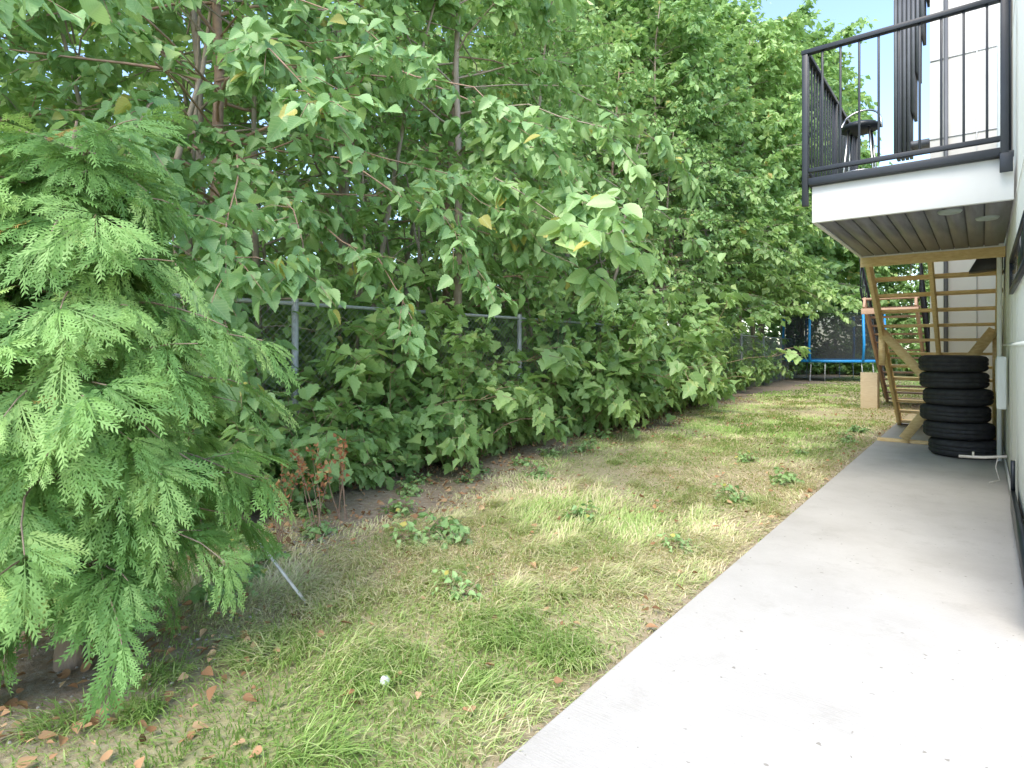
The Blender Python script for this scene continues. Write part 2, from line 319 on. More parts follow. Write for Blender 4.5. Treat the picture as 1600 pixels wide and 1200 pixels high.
# ------------------------------------------------------------ branches / trees
def path(p0,d,L,k=5,sag=.25,wob=.08):
    p=np.array(p0,float);d=np.array(d,float);d/=np.linalg.norm(d);out=[p.copy()]
    for i in range(k):
        d=d+np.array([R(-wob,wob)*2,R(-wob,wob)*2,-sag/k+R(-wob,wob)]);d/=np.linalg.norm(d);p=p+d*L/k;out.append(p.copy())
    return out
def interp(pts,u):
    u=u*(len(pts)-1);i=min(int(u),len(pts)-2);f=u-i;return pts[i]*(1-f)+pts[i+1]*f,pts[i+1]-pts[i]
class Foliage:
    def __init__(s): s.A=[];s.B=[];s.n=[]
    def twig(s,a,b,n): s.A.append(a);s.B.append(b);s.n.append(n)
    def mesh(s,name,tpl,mat,size,droop=.6,flat=.5,tone=(0,1)):
        A=np.repeat(np.array(s.A),s.n,0);B=np.repeat(np.array(s.B),s.n,0);n=len(A);u=rng.uniform(.05,1.05,(n,1))
        P=A+(B-A)*u+rng.normal(0,.035,(n,3)); D=nrm(B-A); side=nrm(np.cross(D,np.array([0,0,1.]))+1e-4)*rng.choice([-1,1],(n,1))
        P[:,2]-=.15*(u[:,0]**2)*np.linalg.norm(B-A,axis=1)*.6
        T=D*.55+side*.8+rng.normal(0,.3,(n,3)); T[:,2]-=droop*rng.uniform(.3,1.4,n)
        Nn=rng.normal(0,flat,(n,3)); Nn[:,2]+=1
        Nn[:,:2]+=nrm(P*[1,1,0]+1e-5)[:,:2]*.4
        tt=np.clip(rng.normal(.5,.2,n),0,.97); tt=np.where(rng.uniform(0,1,n)<.002,1,tt)
        tt=np.clip(tt+np.repeat(rng.normal(0,.12,len(s.n)),s.n),0,1)
        return inst(name,tpl,P,T,Nn,rng.uniform(size[0],size[1],n),tt,mat)
def limb(G,Fo,pts,r,ntw,tl,nl,u0=.2):
    k=len(pts);G.tube(pts,[r*(1-.8*i/(k-1)) for i in range(k)],5,False)
    for j in range(ntw):
        u=R(u0,1) if j else 1.; p,d=interp(pts,min(u,.999)); d=d/np.linalg.norm(d); sd=np.cross(d,[0,0,1.]); sd/=np.linalg.norm(sd)+1e-6
        dd=d*R(.3,1)+sd*R(-1,1)+np.array([0,0,R(-.5,.45)]); dd/=np.linalg.norm(dd); b=p+dd*tl*R(.6,1.3)
        G.tube([p,(p+b)/2+np.array([0,0,.02]),b-np.array([0,0,.15*.6*tl])],[r*.25+.002,r*.15+.0015,.0015],3,False); Fo.twig(p,b,nl)
def make_tree(h,r0,spread,nl,zmin,ntw,tl,nleaf,size,bark=M_bark,tpl=T_mid,mat=None,lean=.0,name='broadleaf_tree',label='',extra=None,toponly=1.0):
    root=empty(name,label,'tree'); G=Geo();Fo=Foliage()
    az=R(0,6.28); tr=[np.array([0,0,-.1])]
    for i in range(1,11):
        t=i/10; tr.append(np.array([math.cos(az)*lean*h*t*t+R(-.06,.06)*h/8*t,math.sin(az)*lean*h*t*t+R(-.06,.06)*h/8*t,h*t]))
    G.tube(tr,[r0*(1.15 if i==0 else 1-.85*i/10) for i in range(11)],8,False)
    for i in range(nl):
        t=zmin+(1-zmin)*((i+R(0,1))/nl); p,_=interp(tr,min(t,.995)); a=i*2.399+R(-.4,.4)
        Ls=spread*(1.05-.55*((t-zmin)/(1-zmin))**1.8)*R(.6,1.18)
        pts=path(p,(math.cos(a),math.sin(a),R(.1,.9)),Ls,5,.65,.16); limb(G,Fo,pts,r0*.3*(1.1-t*.7),ntw,tl,nleaf)
    if extra: extra(G,Fo)
    G.obj('trunk',bark,root,smooth=True)
    add('crown',Fo.mesh('crown',tpl,mat or M_leaf,size),root)
    return root
GRP='broadleaf trees of the wood behind the fence'
trees=[make_tree(9.5,.095,2.1,52,.14,7,.65,19,(.09,.155),lean=.05),
       make_tree(10.5,.08,1.9,56,.14,7,.65,18,(.09,.15),bark=M_bark2,lean=.09),
       make_tree(9.0,.07,2.1,48,.12,7,.65,20,(.09,.155),lean=.12),
       make_tree(11,.09,2.3,60,.22,8,.9,26,(.16,.25),tpl=T_far,lean=.03)]
LB=['slender leafy tree with grey-brown trunk behind the fence','thin leafy tree with reddish trunk behind the fence','small leaning leafy tree behind the fence','tall dense leafy tree deeper in the wood']
for t,l in zip(trees,LB): t["label"]=l;t["group"]=GRP
pos=[]
yy=-.8;i=0
while yy<15:
    pos.append((-6.7-R(0,.7),yy,R(.85,1.1),i%3));yy+=R(1.7,2.3);i+=1
while yy<38:
    pos.append((-7.4-R(0,.5)-(yy-15)*.03,yy,R(1.0,1.15)*(1+max(0,yy-15)*.018),3));yy+=R(2.3,3.0)
yy=15
while yy<38:
    pos.append((-11.5-R(0,1.5),yy,R(1.6,1.8),3));yy+=R(4.,5.)
pos+=[(-8.8,31.5,1.75,3),(-8.4,35.5,1.9,3)]
for xx,c in ((-8.4,1.6),(-6.6,1.15),(-5.0,.75),(-3.0,.7),(-1.0,.75),(1,.8)): pos.append((xx,39+R(-1,1),c,3))
used=set()
for (a,b,c,v) in pos:
    if v not in used: t=trees[v]; t.location=(a,b,0);t.rotation_euler=(0,0,R(0,6));t.scale=(c,c,c);used.add(v)
    else: dup(trees[v],(a,b,0),R(0,6.28),(c,c,c*R(.9,1.1)))
G=Geo(); G.tube([(0,0,-.1),(.06,.03,1.3),(-.02,.05,2.6),(.1,0,3.9),(.18,.1,5.2)],[.045,.038,.03,.02,.012],7,False)
for i in range(14):
    z=R(.8,5); a=R(0,6.28); G.tube(path((.04,.03,z),(math.cos(a),math.sin(a),R(.1,.8)),R(.5,1.2),4,.2,.2),[.01,.008,.006,.004,.002],4,False)
sap=G.obj('sapling',M_bark,smooth=True); tag(sap,'bare thin brown sapling stem in the wood','sapling',group='bare sapling stems in the wood')
for i in range(34):
    l=(-5.85-R(0,2.4),R(1,16),0)
    o=sap if i==0 else sap.copy()
    if i: COL.objects.link(o)
    o.location=l;o.rotation_euler=(R(-.25,.25),R(-.25,.25),R(0,6.28)); k=R(.7,1.3);o.scale=(k,k,k)
cx=[]
for i in range(2850):
    y_=R(-5,46) if i%2 else R(-3,18); x_=R(-13.5,-9.2)-max(0,y_-14)*.12; top=8.5+max(0,(y_))*.42
    if i<1750: c=(x_,y_,.2+R(0,1)*top)
    elif i<2350: c=(x_,y_,R(.1,2.8))
    else: c=(R(-15,4),R(40.5,45),R(0,1)**1.3*6.5)
    cx.append(c)
cx=np.array(cx); n=40; P=np.repeat(cx,n,0)+rng.normal(0,1,(len(cx)*n,3))*[.7,.75,.55]; P[:,2]=np.maximum(P[:,2],.05); m=len(P)
wd=add('woodland',inst('woodland',T_far,P,np.stack([rng.normal(.3,1,m),rng.normal(0,1,m),rng.normal(-.5,.5,m)],1),np.stack([rng.normal(.6,.6,m),rng.normal(-.3,.6,m),np.ones(m)],1),
   rng.uniform(.17,.31,m),np.clip(rng.normal(.5,.22,m)+np.repeat(rng.normal(0,.15,len(cx)),n),0,1),M_wood)); tag(wd,'dense green woodland filling the distance','woodland',kind='stuff')

OX,OY=-6.25,3.0
def near_limbs(lims,G,Fo,tl=.28,nl=7,ntw=9,r=.012):
    for pts in lims:
        q=[np.array(p)-np.array([OX,OY,0]) for p in pts]
        qq=[]
        for i in range(len(q)-1):
            for u in (0,.5): qq.append(q[i]*(1-u)+q[i+1]*u+np.array([R(-.05,.05),R(-.05,.05),R(-.05,.05)]))
        qq.append(q[-1]); limb(G,Fo,qq,r,ntw,tl,nl,.2)
LIM=[[(-6.2,3,3.2),(-5.1,2.6,3.1),(-4.2,2.1,2.5),(-3.55,1.75,1.85)],
 [(-6.2,3,3.0),(-5.2,3.0,2.9),(-4.4,2.7,2.5),(-3.9,2.5,1.95)],
 [(-6.2,3,2.8),(-5.2,3.4,2.7),(-4.3,3.5,2.2),(-3.8,3.5,1.6)],
 [(-6.2,3,3.6),(-4.9,3.6,3.2),(-3.8,3.8,2.6),(-3.4,3.9,2.0)],
 [(-6.2,3,3.9),(-4.8,2.5,3.9),(-3.8,2.2,3.4),(-3.1,2.1,2.8)],
 [(-6.2,3,4.2),(-4.8,3.7,4.3),(-3.7,4.1,3.8),(-2.9,4.2,3.1)],
 [(-6.2,3,4.4),(-5.0,4.6,4.4),(-3.9,5.3,3.8),(-3.2,5.6,2.9)],
 [(-6.2,3,3.1),(-5.0,4.2,3.0),(-4.0,5.0,2.6),(-3.5,5.4,2.2)],
 [(-6.2,3,3.6),(-5.0,1.7,3.8),(-4.1,1.2,3.6),(-3.3,.9,3.1)],
 [(-6.2,3,4.0),(-5.1,1.5,4.2),(-4.0,.7,3.8),(-2.9,.5,2.75)],
 [(-6.2,3,4.1),(-5.1,1.1,4.1),(-4.2,.5,3.5),(-3.3,.3,2.7)],
 [(-6.2,3,2.3),(-5.4,2.6,2.2),(-4.8,2.3,1.8),(-4.25,2.2,1.2)],
 [(-6.2,3,3.4),(-5.2,2.2,3.4),(-4.4,1.6,3.0),(-3.9,1.3,2.5)],
 [(-6.2,3,4.6),(-5.2,2.8,4.7),(-4.2,3.0,4.2),(-3.5,3.1,3.6)],
 [(-6.2,3,3.3),(-5.2,3.4,3.5),(-4.3,4.4,3.2),(-3.7,4.8,2.7)],
 [(-6.2,3,3.0),(-5.3,2.2,2.9),(-4.4,1.8,2.3),(-3.75,1.65,1.4)]]
bt=make_tree(8.5,.09,2.2,32,.32,8,.5,17,(.10,.16),bark=M_bark2,tpl=T_birch,mat=M_near,name='birch_tree',label='birch tree with reddish trunk overhanging the chain-link fence',
   extra=lambda G,Fo:near_limbs(LIM,G,Fo,.36,11,21))
bt.location=(OX,OY,0)
OX,OY=-5.95,6.3
LIM2=[[(-5.9,6.3,4.0),(-4.7,5.4,3.5),(-3.4,4.5,2.85),(-2.05,3.7,2.2)],[(-5.9,6.3,3.6),(-4.6,5.6,3.0),(-3.5,5.0,2.4),(-2.5,4.3,1.98)],
 [(-5.9,6.3,3.8),(-4.6,5.8,3.3),(-3.3,4.9,2.6),(-2.1,4.0,2.1)],[(-5.9,6.3,4.3),(-4.6,5.6,4.0),(-3.4,4.9,3.4),(-2.6,4.3,2.6)],[(-5.9,6.3,3.9),(-4.6,5.6,3.4),(-3.2,4.6,2.8),(-2.0,3.85,2.4)],
 [(-5.9,6.3,4.8),(-4.6,6.3,4.6),(-3.6,6.3,4.0),(-3.0,6.3,3.3)],[(-5.9,6.3,3.6),(-4.8,6.9,3.5),(-4.0,7.4,3.0),(-3.5,7.6,2.5)],[(-5.9,6.3,4.4),(-4.9,8,4.2),(-4.0,9,3.6),(-3.5,9.5,2.9)],
 [(-5.9,6.3,5.2),(-4.8,7.2,5.2),(-3.9,8.2,4.6),(-3.4,8.8,3.9)]]
at=make_tree(9.0,.08,2.1,30,.34,8,.5,15,(.13,.21),tpl=T_oval,mat=M_near,name='alder_tree',label='alder tree with a long low branch of large ribbed leaves',
   extra=lambda G,Fo:near_limbs(LIM2,G,Fo,.27,9,17))
at.location=(OX,OY,0)

# ------------------------------------------------------------ bushes
def make_bush(h,w,nc,size,label,nl=7,name='bramble_bush',grp='bramble bushes along the chain-link fence',mat=M_bush,tpl=T_lobe):
    root=empty(name,label,'bush',group=grp);G=Geo();Fo=Foliage()
    for i in range(nc):
        a=R(0,6.28);b=(R(-.25,.25)*w,R(-.25,.25)*w,-.03)
        pts=path(b,(math.cos(a)*.5,math.sin(a)*.5,1),h*R(.6,1.3),6,R(.5,1.3),.1); limb(G,Fo,pts,.006,7,.22*w+.05,nl,.1)
    G.obj('stem',M_bark2,root); add('foliage',Fo.mesh('foliage',tpl,mat,size,droop=.4,flat=.35),root); return root
bushes=[make_bush(1.25,1.0,28,(.09,.16),'leafy green bramble bush growing against the chain-link fence'),
        make_bush(1.0,.9,24,(.08,.15),'leafy green bramble bush growing against the chain-link fence')]
bp=[(-5.15,4.6,1.15),(-5.0,5.4,1.3),(-5.15,6.15,1.05),(-5.1,3.9,1.0),(-5.3,8.2,1.3),(-5.3,8.9,1.65),(-5.35,9.7,1.75),(-5.4,10.6,1.7),(-5.45,11.4,1.65),(-5.5,12.2,1.55),(-5.6,13.1,1.5),
    (-6.0,2.2,1.3),(-6.1,4.2,1.4),(-6.0,5.3,1.4),(-6.1,6.6,1.35),(-6.1,7.6,1.5),(-6.2,9.4,2.0),(-6.3,11.6,2.0),(-6.5,13.8,2.0),(-5.9,.9,1.4),(-5.0,1.2,1.2),(-4.75,2.2,1.0),(-4.9,3.1,.95),(-4.9,.2,1.2),
    (-5.9,15,1.3),(-6.1,16.8,1.25),(-6.3,18.8,1.3),(-6.5,21,1.25),(-6.75,23.2,1.3),(-7.1,25.4,1.3),(-7.6,27.4,1.3),(-8.6,29,1.6),(-8.8,32,1.8),(-8.2,35,1.9),(-7,36.5,1.8),(-5.6,36.5,1.9),(-4.2,36.6,1.8),(-2.8,36.5,1.9),(-1.2,36.8,1.8),(.6,37,1.8),
    (-7.5,1,1.9),(-7.6,3.4,1.9),(-7.6,6,2.0),(-7.6,8.6,1.9),(-7.9,11.5,1.8),(-8.2,14.6,1.8)]
for i,(a,b,c) in enumerate(bp):
    lab='leafy green undergrowth bush beneath the trees' if a<-5.8 else None
    s_=(c*.62,c,c*1.02) if (a>-5.8 or (14<b<28)) else (c,c,c)
    if i<2: t=bushes[i];t.location=(a,b,0);t.scale=s_
    else: dup(bushes[i%2],(a,b,0),R(-.35,.35)+math.pi*(i%3==0),s_,lab)
weeds=[make_bush(.12,.24,6,(.04,.07),'small broad-leaved green weed in the lawn',3,'weed','broad-leaved weeds in the lawn',M_near,T_mid),
       make_bush(.18,.28,6,(.05,.08),'clump of broad-leaved green weed in the lawn',3,'weed','broad-leaved weeds in the lawn',M_near,T_lobe)]
for w_ in weeds: w_["category"]='weed'
wp=[(-3.05,3.15,1),(-3.2,2.95,0),(-3.35,1.65,1),(-3.55,1.85,1),(-3.7,2.05,1),(-2.35,2.5,0),(-1.65,4.0,0),(-1.8,5.6,0),(-1.6,6.6,1),(-2.6,4.2,0),(-3.9,3.4,0),(-4.3,3.9,1),(-4.5,5.1,0),
    (-3.8,5.3,0),(-4.4,6.4,1),(-4.5,7.6,0),(-2.3,7.6,0),(-1.9,8.6,0),(-1.6,10.2,0),(-4.6,9,1),(-1.6,11.5,1),(-3.9,2.6,1),(-4.2,2.2,1),(-4.55,2.9,1),(-4.6,4.3,1),(-4.3,7,0),(-4.4,5.7,1),(-4.25,4.6,0),(-4.7,8.2,1)]
u0=[False,False]
for a,b,v in wp:
    if not u0[v]: weeds[v].location=(a,b,0);u0[v]=True
    else: dup(weeds[v],(a,b,0),R(0,6.28),R(.6,1.0))
def dock():
    root=empty('dock_plant','tall dock plant with rust-brown seed heads beside the cedar','plant',group='rust-coloured dock plants beside the cedar');G=Geo();P=[]
    for i in range(5):
        pts=path((R(-.08,.08),R(-.08,.08),0),(R(-.3,.3),R(-.3,.3),1),R(.5,.8),6,.2,.07);G.tube(pts,[.005,.004,.004,.003,.002,.002,.001],4,False)
        for j in range(20):
            p,d=interp(pts,R(.5,.999));P.append(p+rng.normal(0,.018,3))
    G.obj('stem',M_bark2,root);P=np.array(P);n=len(P)
    add('seed_head',inst('seed_head',T_mid,P,rng.normal(0,1,(n,3)),rng.normal(0,1,(n,3)),rng.uniform(.02,.045,n),rng.uniform(0,1,n),M_rust),root);return root
dk=dock();dk.location=(-3.95,2.6,0);dup(dk,(-4.1,2.95,0),1.4,1.05);dup(dk,(-3.85,2.3,0),2.6,.9)

# ------------------------------------------------------------ cedar
ced=empty('cedar_tree','bushy bright green cedar standing on bare soil','tree',(-3.17,.864,0))
G=Geo(); tr=[np.array(p) for p in [(0,0,-.1),(.02,.0,.3),(-.02,.03,.8),(.03,.0,1.4),(.06,.03,1.9),(.02,.0,2.2),(.04,.02,2.4)]]
G.tube(tr,[.06,.045,.038,.03,.022,.014,.005],9,False)
P=[];T=[];NN=[];SZ=[];BT=[]
nb=225
for i in range(nb):
    t=(i+.5)/nb; z=.34+1.95*t; a=i*2.399+R(-.3,.3)
    prof=.74*min(1,.75+t*2.6)*(1-max(0,t-.5)/.5*.6)
    Lb=prof*R(.4,1.15)
    p,_=interp(tr,min(.14+.84*t,.99)); p=p.copy(); p[2]=z
    pts=path(p,(math.cos(a),math.sin(a),R(0,.8)),Lb,6,R(.3,1.0),.1)
    G.tube(pts,[.009,.008,.006,.005,.004,.003,.002],4,False)
    ns=int(6+Lb*11); bt_=R(-.22,.2)
    for j in range(ns):
        u=R(.3,1) if j else .999; q,d=interp(pts,u); d=d/np.linalg.norm(d); sd=np.cross(d,[0,0,1.]);sd/=np.linalg.norm(sd)
        k=(1 if j%2 else -1)*R(.2,1.0)*(j>0)
        tt=d*R(.6,1)+sd*k+np.array([0,0,R(-.9,.1)]); P.append(q);T.append(tt)
        nn=np.array([0,0,1.])+d*R(.6,2.0)+sd*R(-.4,.4)+rng.normal(0,.15,3);NN.append(nn);SZ.append(R(.11,.24));BT.append(bt_)
n=len(P);P=np.array(P);T=np.array(T);NN=np.array(NN)
G.obj('trunk',M_cbark,ced,smooth=True)
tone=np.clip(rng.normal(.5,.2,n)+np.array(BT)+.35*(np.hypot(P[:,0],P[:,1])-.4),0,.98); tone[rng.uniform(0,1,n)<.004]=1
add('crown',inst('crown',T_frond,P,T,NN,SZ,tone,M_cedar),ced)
G=Geo((-3.0,1.75,0)); G.bar((-3.25,1.75,.36),(-2.88,1.86,.02),.018,.006); s_=G.obj('plastic_stake',M_pipe,loc=(-3.0,1.75,0)); tag(s_,'thin white plastic stake leaning in the grass','stake')
G=Geo(); G.lathe((0,0,0),[(.001,-.02),(.012,-.017),(.019,-.006),(.02,.004),(.014,.015),(.001,.021)],12); G.tube([(0,0,-.02),(.003,0,-.05)],.002,5)
s_=G.obj('puffball',M_white,smooth=True,loc=(-1.92,1.60,.045)); tag(s_,'small white dandelion puff in the grass','flower')

# ------------------------------------------------------------ chain-link fence
fe=empty('chain_link_fence','galvanised chain-link fence with round posts, partly overgrown','fence',(-5.5,0,0))
def fx(y): return -5.5 if y<7.2 else -5.5-(y-7.2)*.07
H=1.88; ysp=[-3.6,-.1,3.42,7.17,10.5,14,17.4,20.8,24.3,27.8,31.3]
for y in ysp:
    G=Geo((-5.5,0,0)); x=fx(y); G.tube([(x,y,-.1),(x,y,H+.02)],.034,12); G.lathe((x,y,H+.02),[(.037,-.03),(.037,0),(.027,.018),(.001,.026)],12); G.obj('post',M_galv,fe,smooth=False)
G=Geo((-5.5,0,0)); G.tube([(fx(y),y,H-.02) for y in ysp],.021,8); G.obj('top_rail',M_galv,fe)
G=Geo((-5.5,0,0)); s=.075; h0=.04;hh=H-.06-h0
for a in np.arange(-3.6-hh,31.3,s):
    for sg in (1,-1):
        y0,y1=max(a,-3.6),min(a+hh,31.3)
        if y1-y0<.02: continue
        z0,z1=(y0-a,y1-a) if sg>0 else (hh-(y0-a),hh-(y1-a))
        G.tube([(fx(y0)+.028+sg*.0015,y0,h0+z0),(fx(y1)+.028+sg*.0015,y1,h0+z1)],.0019,3,False)
G.obj('wire_mesh',M_wire,fe)

# ------------------------------------------------------------ house
ho=empty('house','pale sided house wall with balcony above a concrete path','house',(.21,6,0)); O=(.21,6,0)
G=Geo(O); G.box((.21,3.6,-.05),(8,13.6,5.6))
for y in np.arange(3.7,13.6,1.2): G.box((.206,y,.25),(.2095,y+.05,5.6))
for z in (1.42,2.6,4.2): G.box((.2035,3.6,z),(.2055,13.6,z+.03))
G.obj('wall',M_siding,ho)
G=Geo(O); G.box((.195,3.6,.04),(.205,13.6,.16)); G.obj('base_trim',M_trim,ho)
w=Geo(O); w.box((.175,4.3,1.86),(.2,6.6,1.9));w.box((.175,4.3,2.12),(.2,6.6,2.16));w.box((.175,6.55,1.901),(.2,6.6,2.119));w.box((.175,4.3,1.901),(.2,4.35,2.119))
wo=w.obj('window',M_black,ho); G=Geo(O);G.box((.185,4.351,1.901),(.192,6.549,2.119));G.obj('glass',M_glass,wo)
w=Geo(O); w.box((.165,3.7,.165),(.192,5.95,.33));w.box((.165,5.89,.331),(.192,5.95,.55)); w.obj('door_frame',M_black,ho)
w=Geo(O); w.box((.185,6.9,3.0),(.2,8.4,5.0)); bd=w.obj('balcony_door',M_black,ho); w=Geo(O); w.box((.178,7.0,3.05),(.1845,8.3,4.9)); w.obj('glass',M_glass,bd)
w=Geo(O); w.tube([(.15,8.95,.1),(.15,8.95,5.5)],.025,10); w.obj('downspout',M_siding,ho)
w=Geo(O); w.box((.11,7.9,.78),(.189,8.25,1.32)); mb=w.obj('meter_box',M_siding,ho,bevel=.01); w=Geo(O); w.box((.104,7.93,.95),(.1095,8.22,1.29)); w.obj('lid',M_white,mb)
w=Geo(O); v=[(.19,9.2,2.62),(.19,9.8,2.62),(-.02,9.25,2.58),(-.02,9.75,2.58),(.19,9.2,2.36),(.19,9.8,2.36),(-.14,9.2,2.34),(-.14,9.8,2.34)]
w.add(v,[(0,1,3,2),(2,3,7,6),(0,2,6,4),(1,5,7,3),(4,6,7,5),(0,4,5,1)]); w.obj('wall_hood',M_black,ho,bevel=.008)
w=Geo(O); w.tube([(.19,7.85,.31),(.0,7.85,.28),(-.2,7.86,.27)],.015,10); w.tube([(-.08,7.85,.28),(-.08,7.85,.33)],.01,8); w.tube([(.12,7.83,.3),(.1,7.8,.2),(.13,7.75,.08),(.05,7.7,.055)],.005,6)
w.obj('water_pipe',M_pipe,ho,smooth=True)
bx0,bx1,by0,by1,bz0,bz1=-1.23,.188,6.0,8.7,2.55,2.88
ba=empty('balcony',None,None); ba.parent=ho
ba["label"]='white-edged balcony with black metal railing and ribbed soffit'
G=Geo(O); G.box((bx0,by0,bz0),(bx1,by0+.04,bz1));G.box((bx0,by0+.041,bz0),(bx0+.04,by1-.041,bz1));G.box((bx0,by1-.04,bz0),(bx1,by1,bz1)); G.obj('fascia',M_white,ba,bevel=.004)
G=Geo(O); G.box((bx0-.02,by0-.02,bz1+.001),(bx1,by1+.02,bz1+.045)); G.obj('floor',M_dgrey,ba)
G=Geo(O); k=10; ww=(bx1-bx0-.08)/k
for i in range(k):
    x0=bx0+.041+i*ww; G.box((x0,by0+.041,bz0+.012),(x0+ww-.012,by1-.041,bz0+.03))
G.box((bx0+.041,by0+.041,bz0+.031),(bx1,by1-.041,bz0+.05)); G.obj('soffit',M_soffit,ba)
for (x,y) in ((-.22,6.25),(.03,6.75)):
    G=Geo(O); G.lathe((x,y,bz0+.004),[(.001,-.002),(.045,-.002),(.055,-.008),(.075,-.012),(.085,0),(.085,.008)],24); G.obj('downlight',M_lamp,ba,smooth=True)
G=Geo(O); ty=4.08; fy=by0-.045; lx=bx0-.045
def post(x,y,z0): G.box((x-.025,y-.025,z0),(x+.025,y+.025,ty+.0))
post(lx,fy,2.7);post(.13,fy,2.78);post(lx,by1,2.78);post(lx,7.35,2.78)
G.box((lx-.03,fy-.03,ty),(.19,fy+.03,ty+.04));G.box((lx-.03,fy+.031,ty),(lx+.03,by1+.03,ty+.04))
G.box((lx+.026,fy-.018,3.0),(.104,fy+.018,3.04));G.box((lx-.018,fy+.026,3.0),(lx+.018,7.32,3.04));G.box((lx-.018,7.376,3.0),(lx+.018,by1-.03,3.04))
G.box((lx+.026,fy-.018,2.885),(.104,fy+.05,2.95))
G.box((.1,fy-.035,2.75),(.18,fy-.027,2.9))
for x in np.arange(lx+.14,.1,.145): G.box((x-.009,fy-.009,3.041),(x+.009,fy+.009,ty-.001))
for y in np.arange(fy+.13,by1-.05,.125):
    if abs(y-7.35)>.04: G.box((lx-.009,y-.009,3.041),(lx+.009,y+.009,ty-.001))
G.obj('railing',M_black,ba,bevel=.003)

so=(-1.0,7.1,2.927); st=empty('bar_stool','round-seated bar stool with curved metal back on the balcony','stool',so)
G=Geo(); G.lathe((0,0,.74),[(.001,.05),(.15,.05),(.18,.03),(.18,0),(.15,-.015),(.001,-.015)],24); G.obj('seat',M_black,st,smooth=True)
for i in range(4):
    a=math.pi/4+i*math.pi/2; G=Geo(); G.tube([(.13*math.cos(a),.13*math.sin(a),.73),(.22*math.cos(a),.22*math.sin(a),.0)],.011,8); G.obj('leg',M_chrome,st)
G=Geo(); G.tube([(.185*math.cos(t),.185*math.sin(t),.28) for t in np.linspace(0,6.283,25)],.008,6); G.obj('footrest',M_chrome,st)
G=Geo(); G.tube([(.19*math.cos(t),.19*math.sin(t),.74+.26*math.sin((t-.2)/2.74*math.pi)**.6 if 0.2<t<2.94 else .74) for t in np.linspace(.2,2.94,18)],.011,8); G.obj('backrest',M_chrome,st)

# ------------------------------------------------------------ staircase
def stairs(name,label,x0,x1,ytop,ybot,ztop,mat,nst,rail=False,brace=True,mids=True,grp=None):
    o=(x0,ybot,0); r=empty(name,label,'stairs',o)
    xs_=[x0+.02,(x0+x1)/2+.0,x1-.02] if mids else [x0+.02,x1-.02]
    for x in xs_:
        G=Geo(o); G.bar((x,ytop,ztop-.16),(x,ybot,.03),.045,.24); G.obj('stringer',mat,r,bevel=.003)
    for i in range(nst):
        t=(i+.7)/nst; y=ytop+(ybot-ytop)*t; z=ztop*(1-t)+.02
        G=Geo(o); G.box((x0-.03,y-.14,z),(x1+.03,y-.005,z+.038)); G.box((x0-.03,y+.003,z),(x1+.03,y+.14,z+.038)); G.obj('tread',mat,r,bevel=.003)
    G=Geo(o); G.box((x0-.03,ytop-.06,ztop-.42),(x1+.03,ytop-.02,ztop-.30)); G.obj('header_beam',mat,r,bevel=.003)
    if brace:
        yb=10.35; t=(yb-ytop)/(ybot-ytop); zb=ztop*(1-t)-.12
        G=Geo(o); G.box((x0-.03,yb-.05,.041),(x1,yb+.05,.085)); G.obj('sill',mat,r,bevel=.003)
        G=Geo(o); G.bar((x0+.02,yb-.03,zb),(x1-.1,yb-.03,.1),.12,.04,(0,1,0)); G.obj('brace',mat,r)
        G=Geo(o); G.bar((x1-.05,yb-.075,zb),(x0+.3,yb-.075,.1),.13,.04,(0,1,0)); G.obj('brace',mat,r)
        for x in (x0+.02,x1-.03):
            G=Geo(o); G.box((x-.04,yb+.01,zb-.5 if x<x0+.1 else .086),(x+.04,yb+.09,zb)); G.obj('post',mat,r)
    if rail:
        G=Geo(o)
        for x in (x0-.05,x1+.05):
            G.bar((x,ytop,ztop+.75),(x,ybot,.95),.05,.05);G.bar((x,ytop,ztop+.12),(x,ybot,.12),.04,.04)
            for i in range(18):
                t=i/17;y=ytop+(ybot-ytop)*t;z=ztop*(1-t);G.box((x-.01,y-.01,z+.12),(x+.01,y+.01,z+.75+.2*t))
        G.obj('railing',M_black,r)
    return r
stairs('wooden_staircase','open-riser treated timber staircase with cross bracing under the balcony',-1.2,.17,8.8,12.9,2.86,M_lumber,14)
stairs('wooden_staircase','brown stained timber staircase with black metal railing',-2.0,-1.05,14.6,18.6,2.55,M_lumber2,14,rail=True,brace=False,mids=False)
G=Geo((-2.1,16.2,0)); G.box((-2.26,16.1,0),(-1.92,16.14,.85)); G.box((-2.26,16.141,0),(-2.22,16.5,.83));G.box((-1.96,16.141,0),(-1.92,16.5,.83)); o=G.obj('plywood_panel',M_ply,loc=(-2.1,16.2,0),bevel=.003); tag(o,'pale plywood box panel standing on the grass','panel')

# ------------------------------------------------------------ tyres
G=Geo()
prof=[(.20,.01),(.215,-.0),(.27,.0),(.315,.012),(.335,.035)]
prof+= [(.341,.05),(.341,.075),(.332,.078),(.332,.086),(.341,.089),(.342,.126),(.333,.129),(.333,.137),(.341,.14),(.341,.165)]
prof+= [(.335,.18),(.315,.203),(.27,.215),(.215,.215),(.20,.205),(.205,.19),(.30,.17),(.30,.045),(.205,.025)]
n=96; V=[]
for i,(r,z) in enumerate(prof):
    for j in range(n):
        rr=r-(.009 if (r>.333 and j%4==0) else 0); V.append((rr*math.cos(2*math.pi*j/n),rr*math.sin(2*math.pi*j/n),z))
k=len(prof);G.add(V,[(i*n+j,i*n+(j+1)%n,((i+1)%k)*n+(j+1)%n,((i+1)%k)*n+j) for i in range(k) for j in range(n)])
ty0=G.obj('tyre',M_tyre); tag(ty0,'worn black car tyre in a stack on the concrete path','tyre',group='stack of tyres on the concrete path')
off=[(-.19,9.58),(-.25,9.62),(-.29,9.66),(-.26,9.64),(-.30,9.66),(-.31,9.64)]
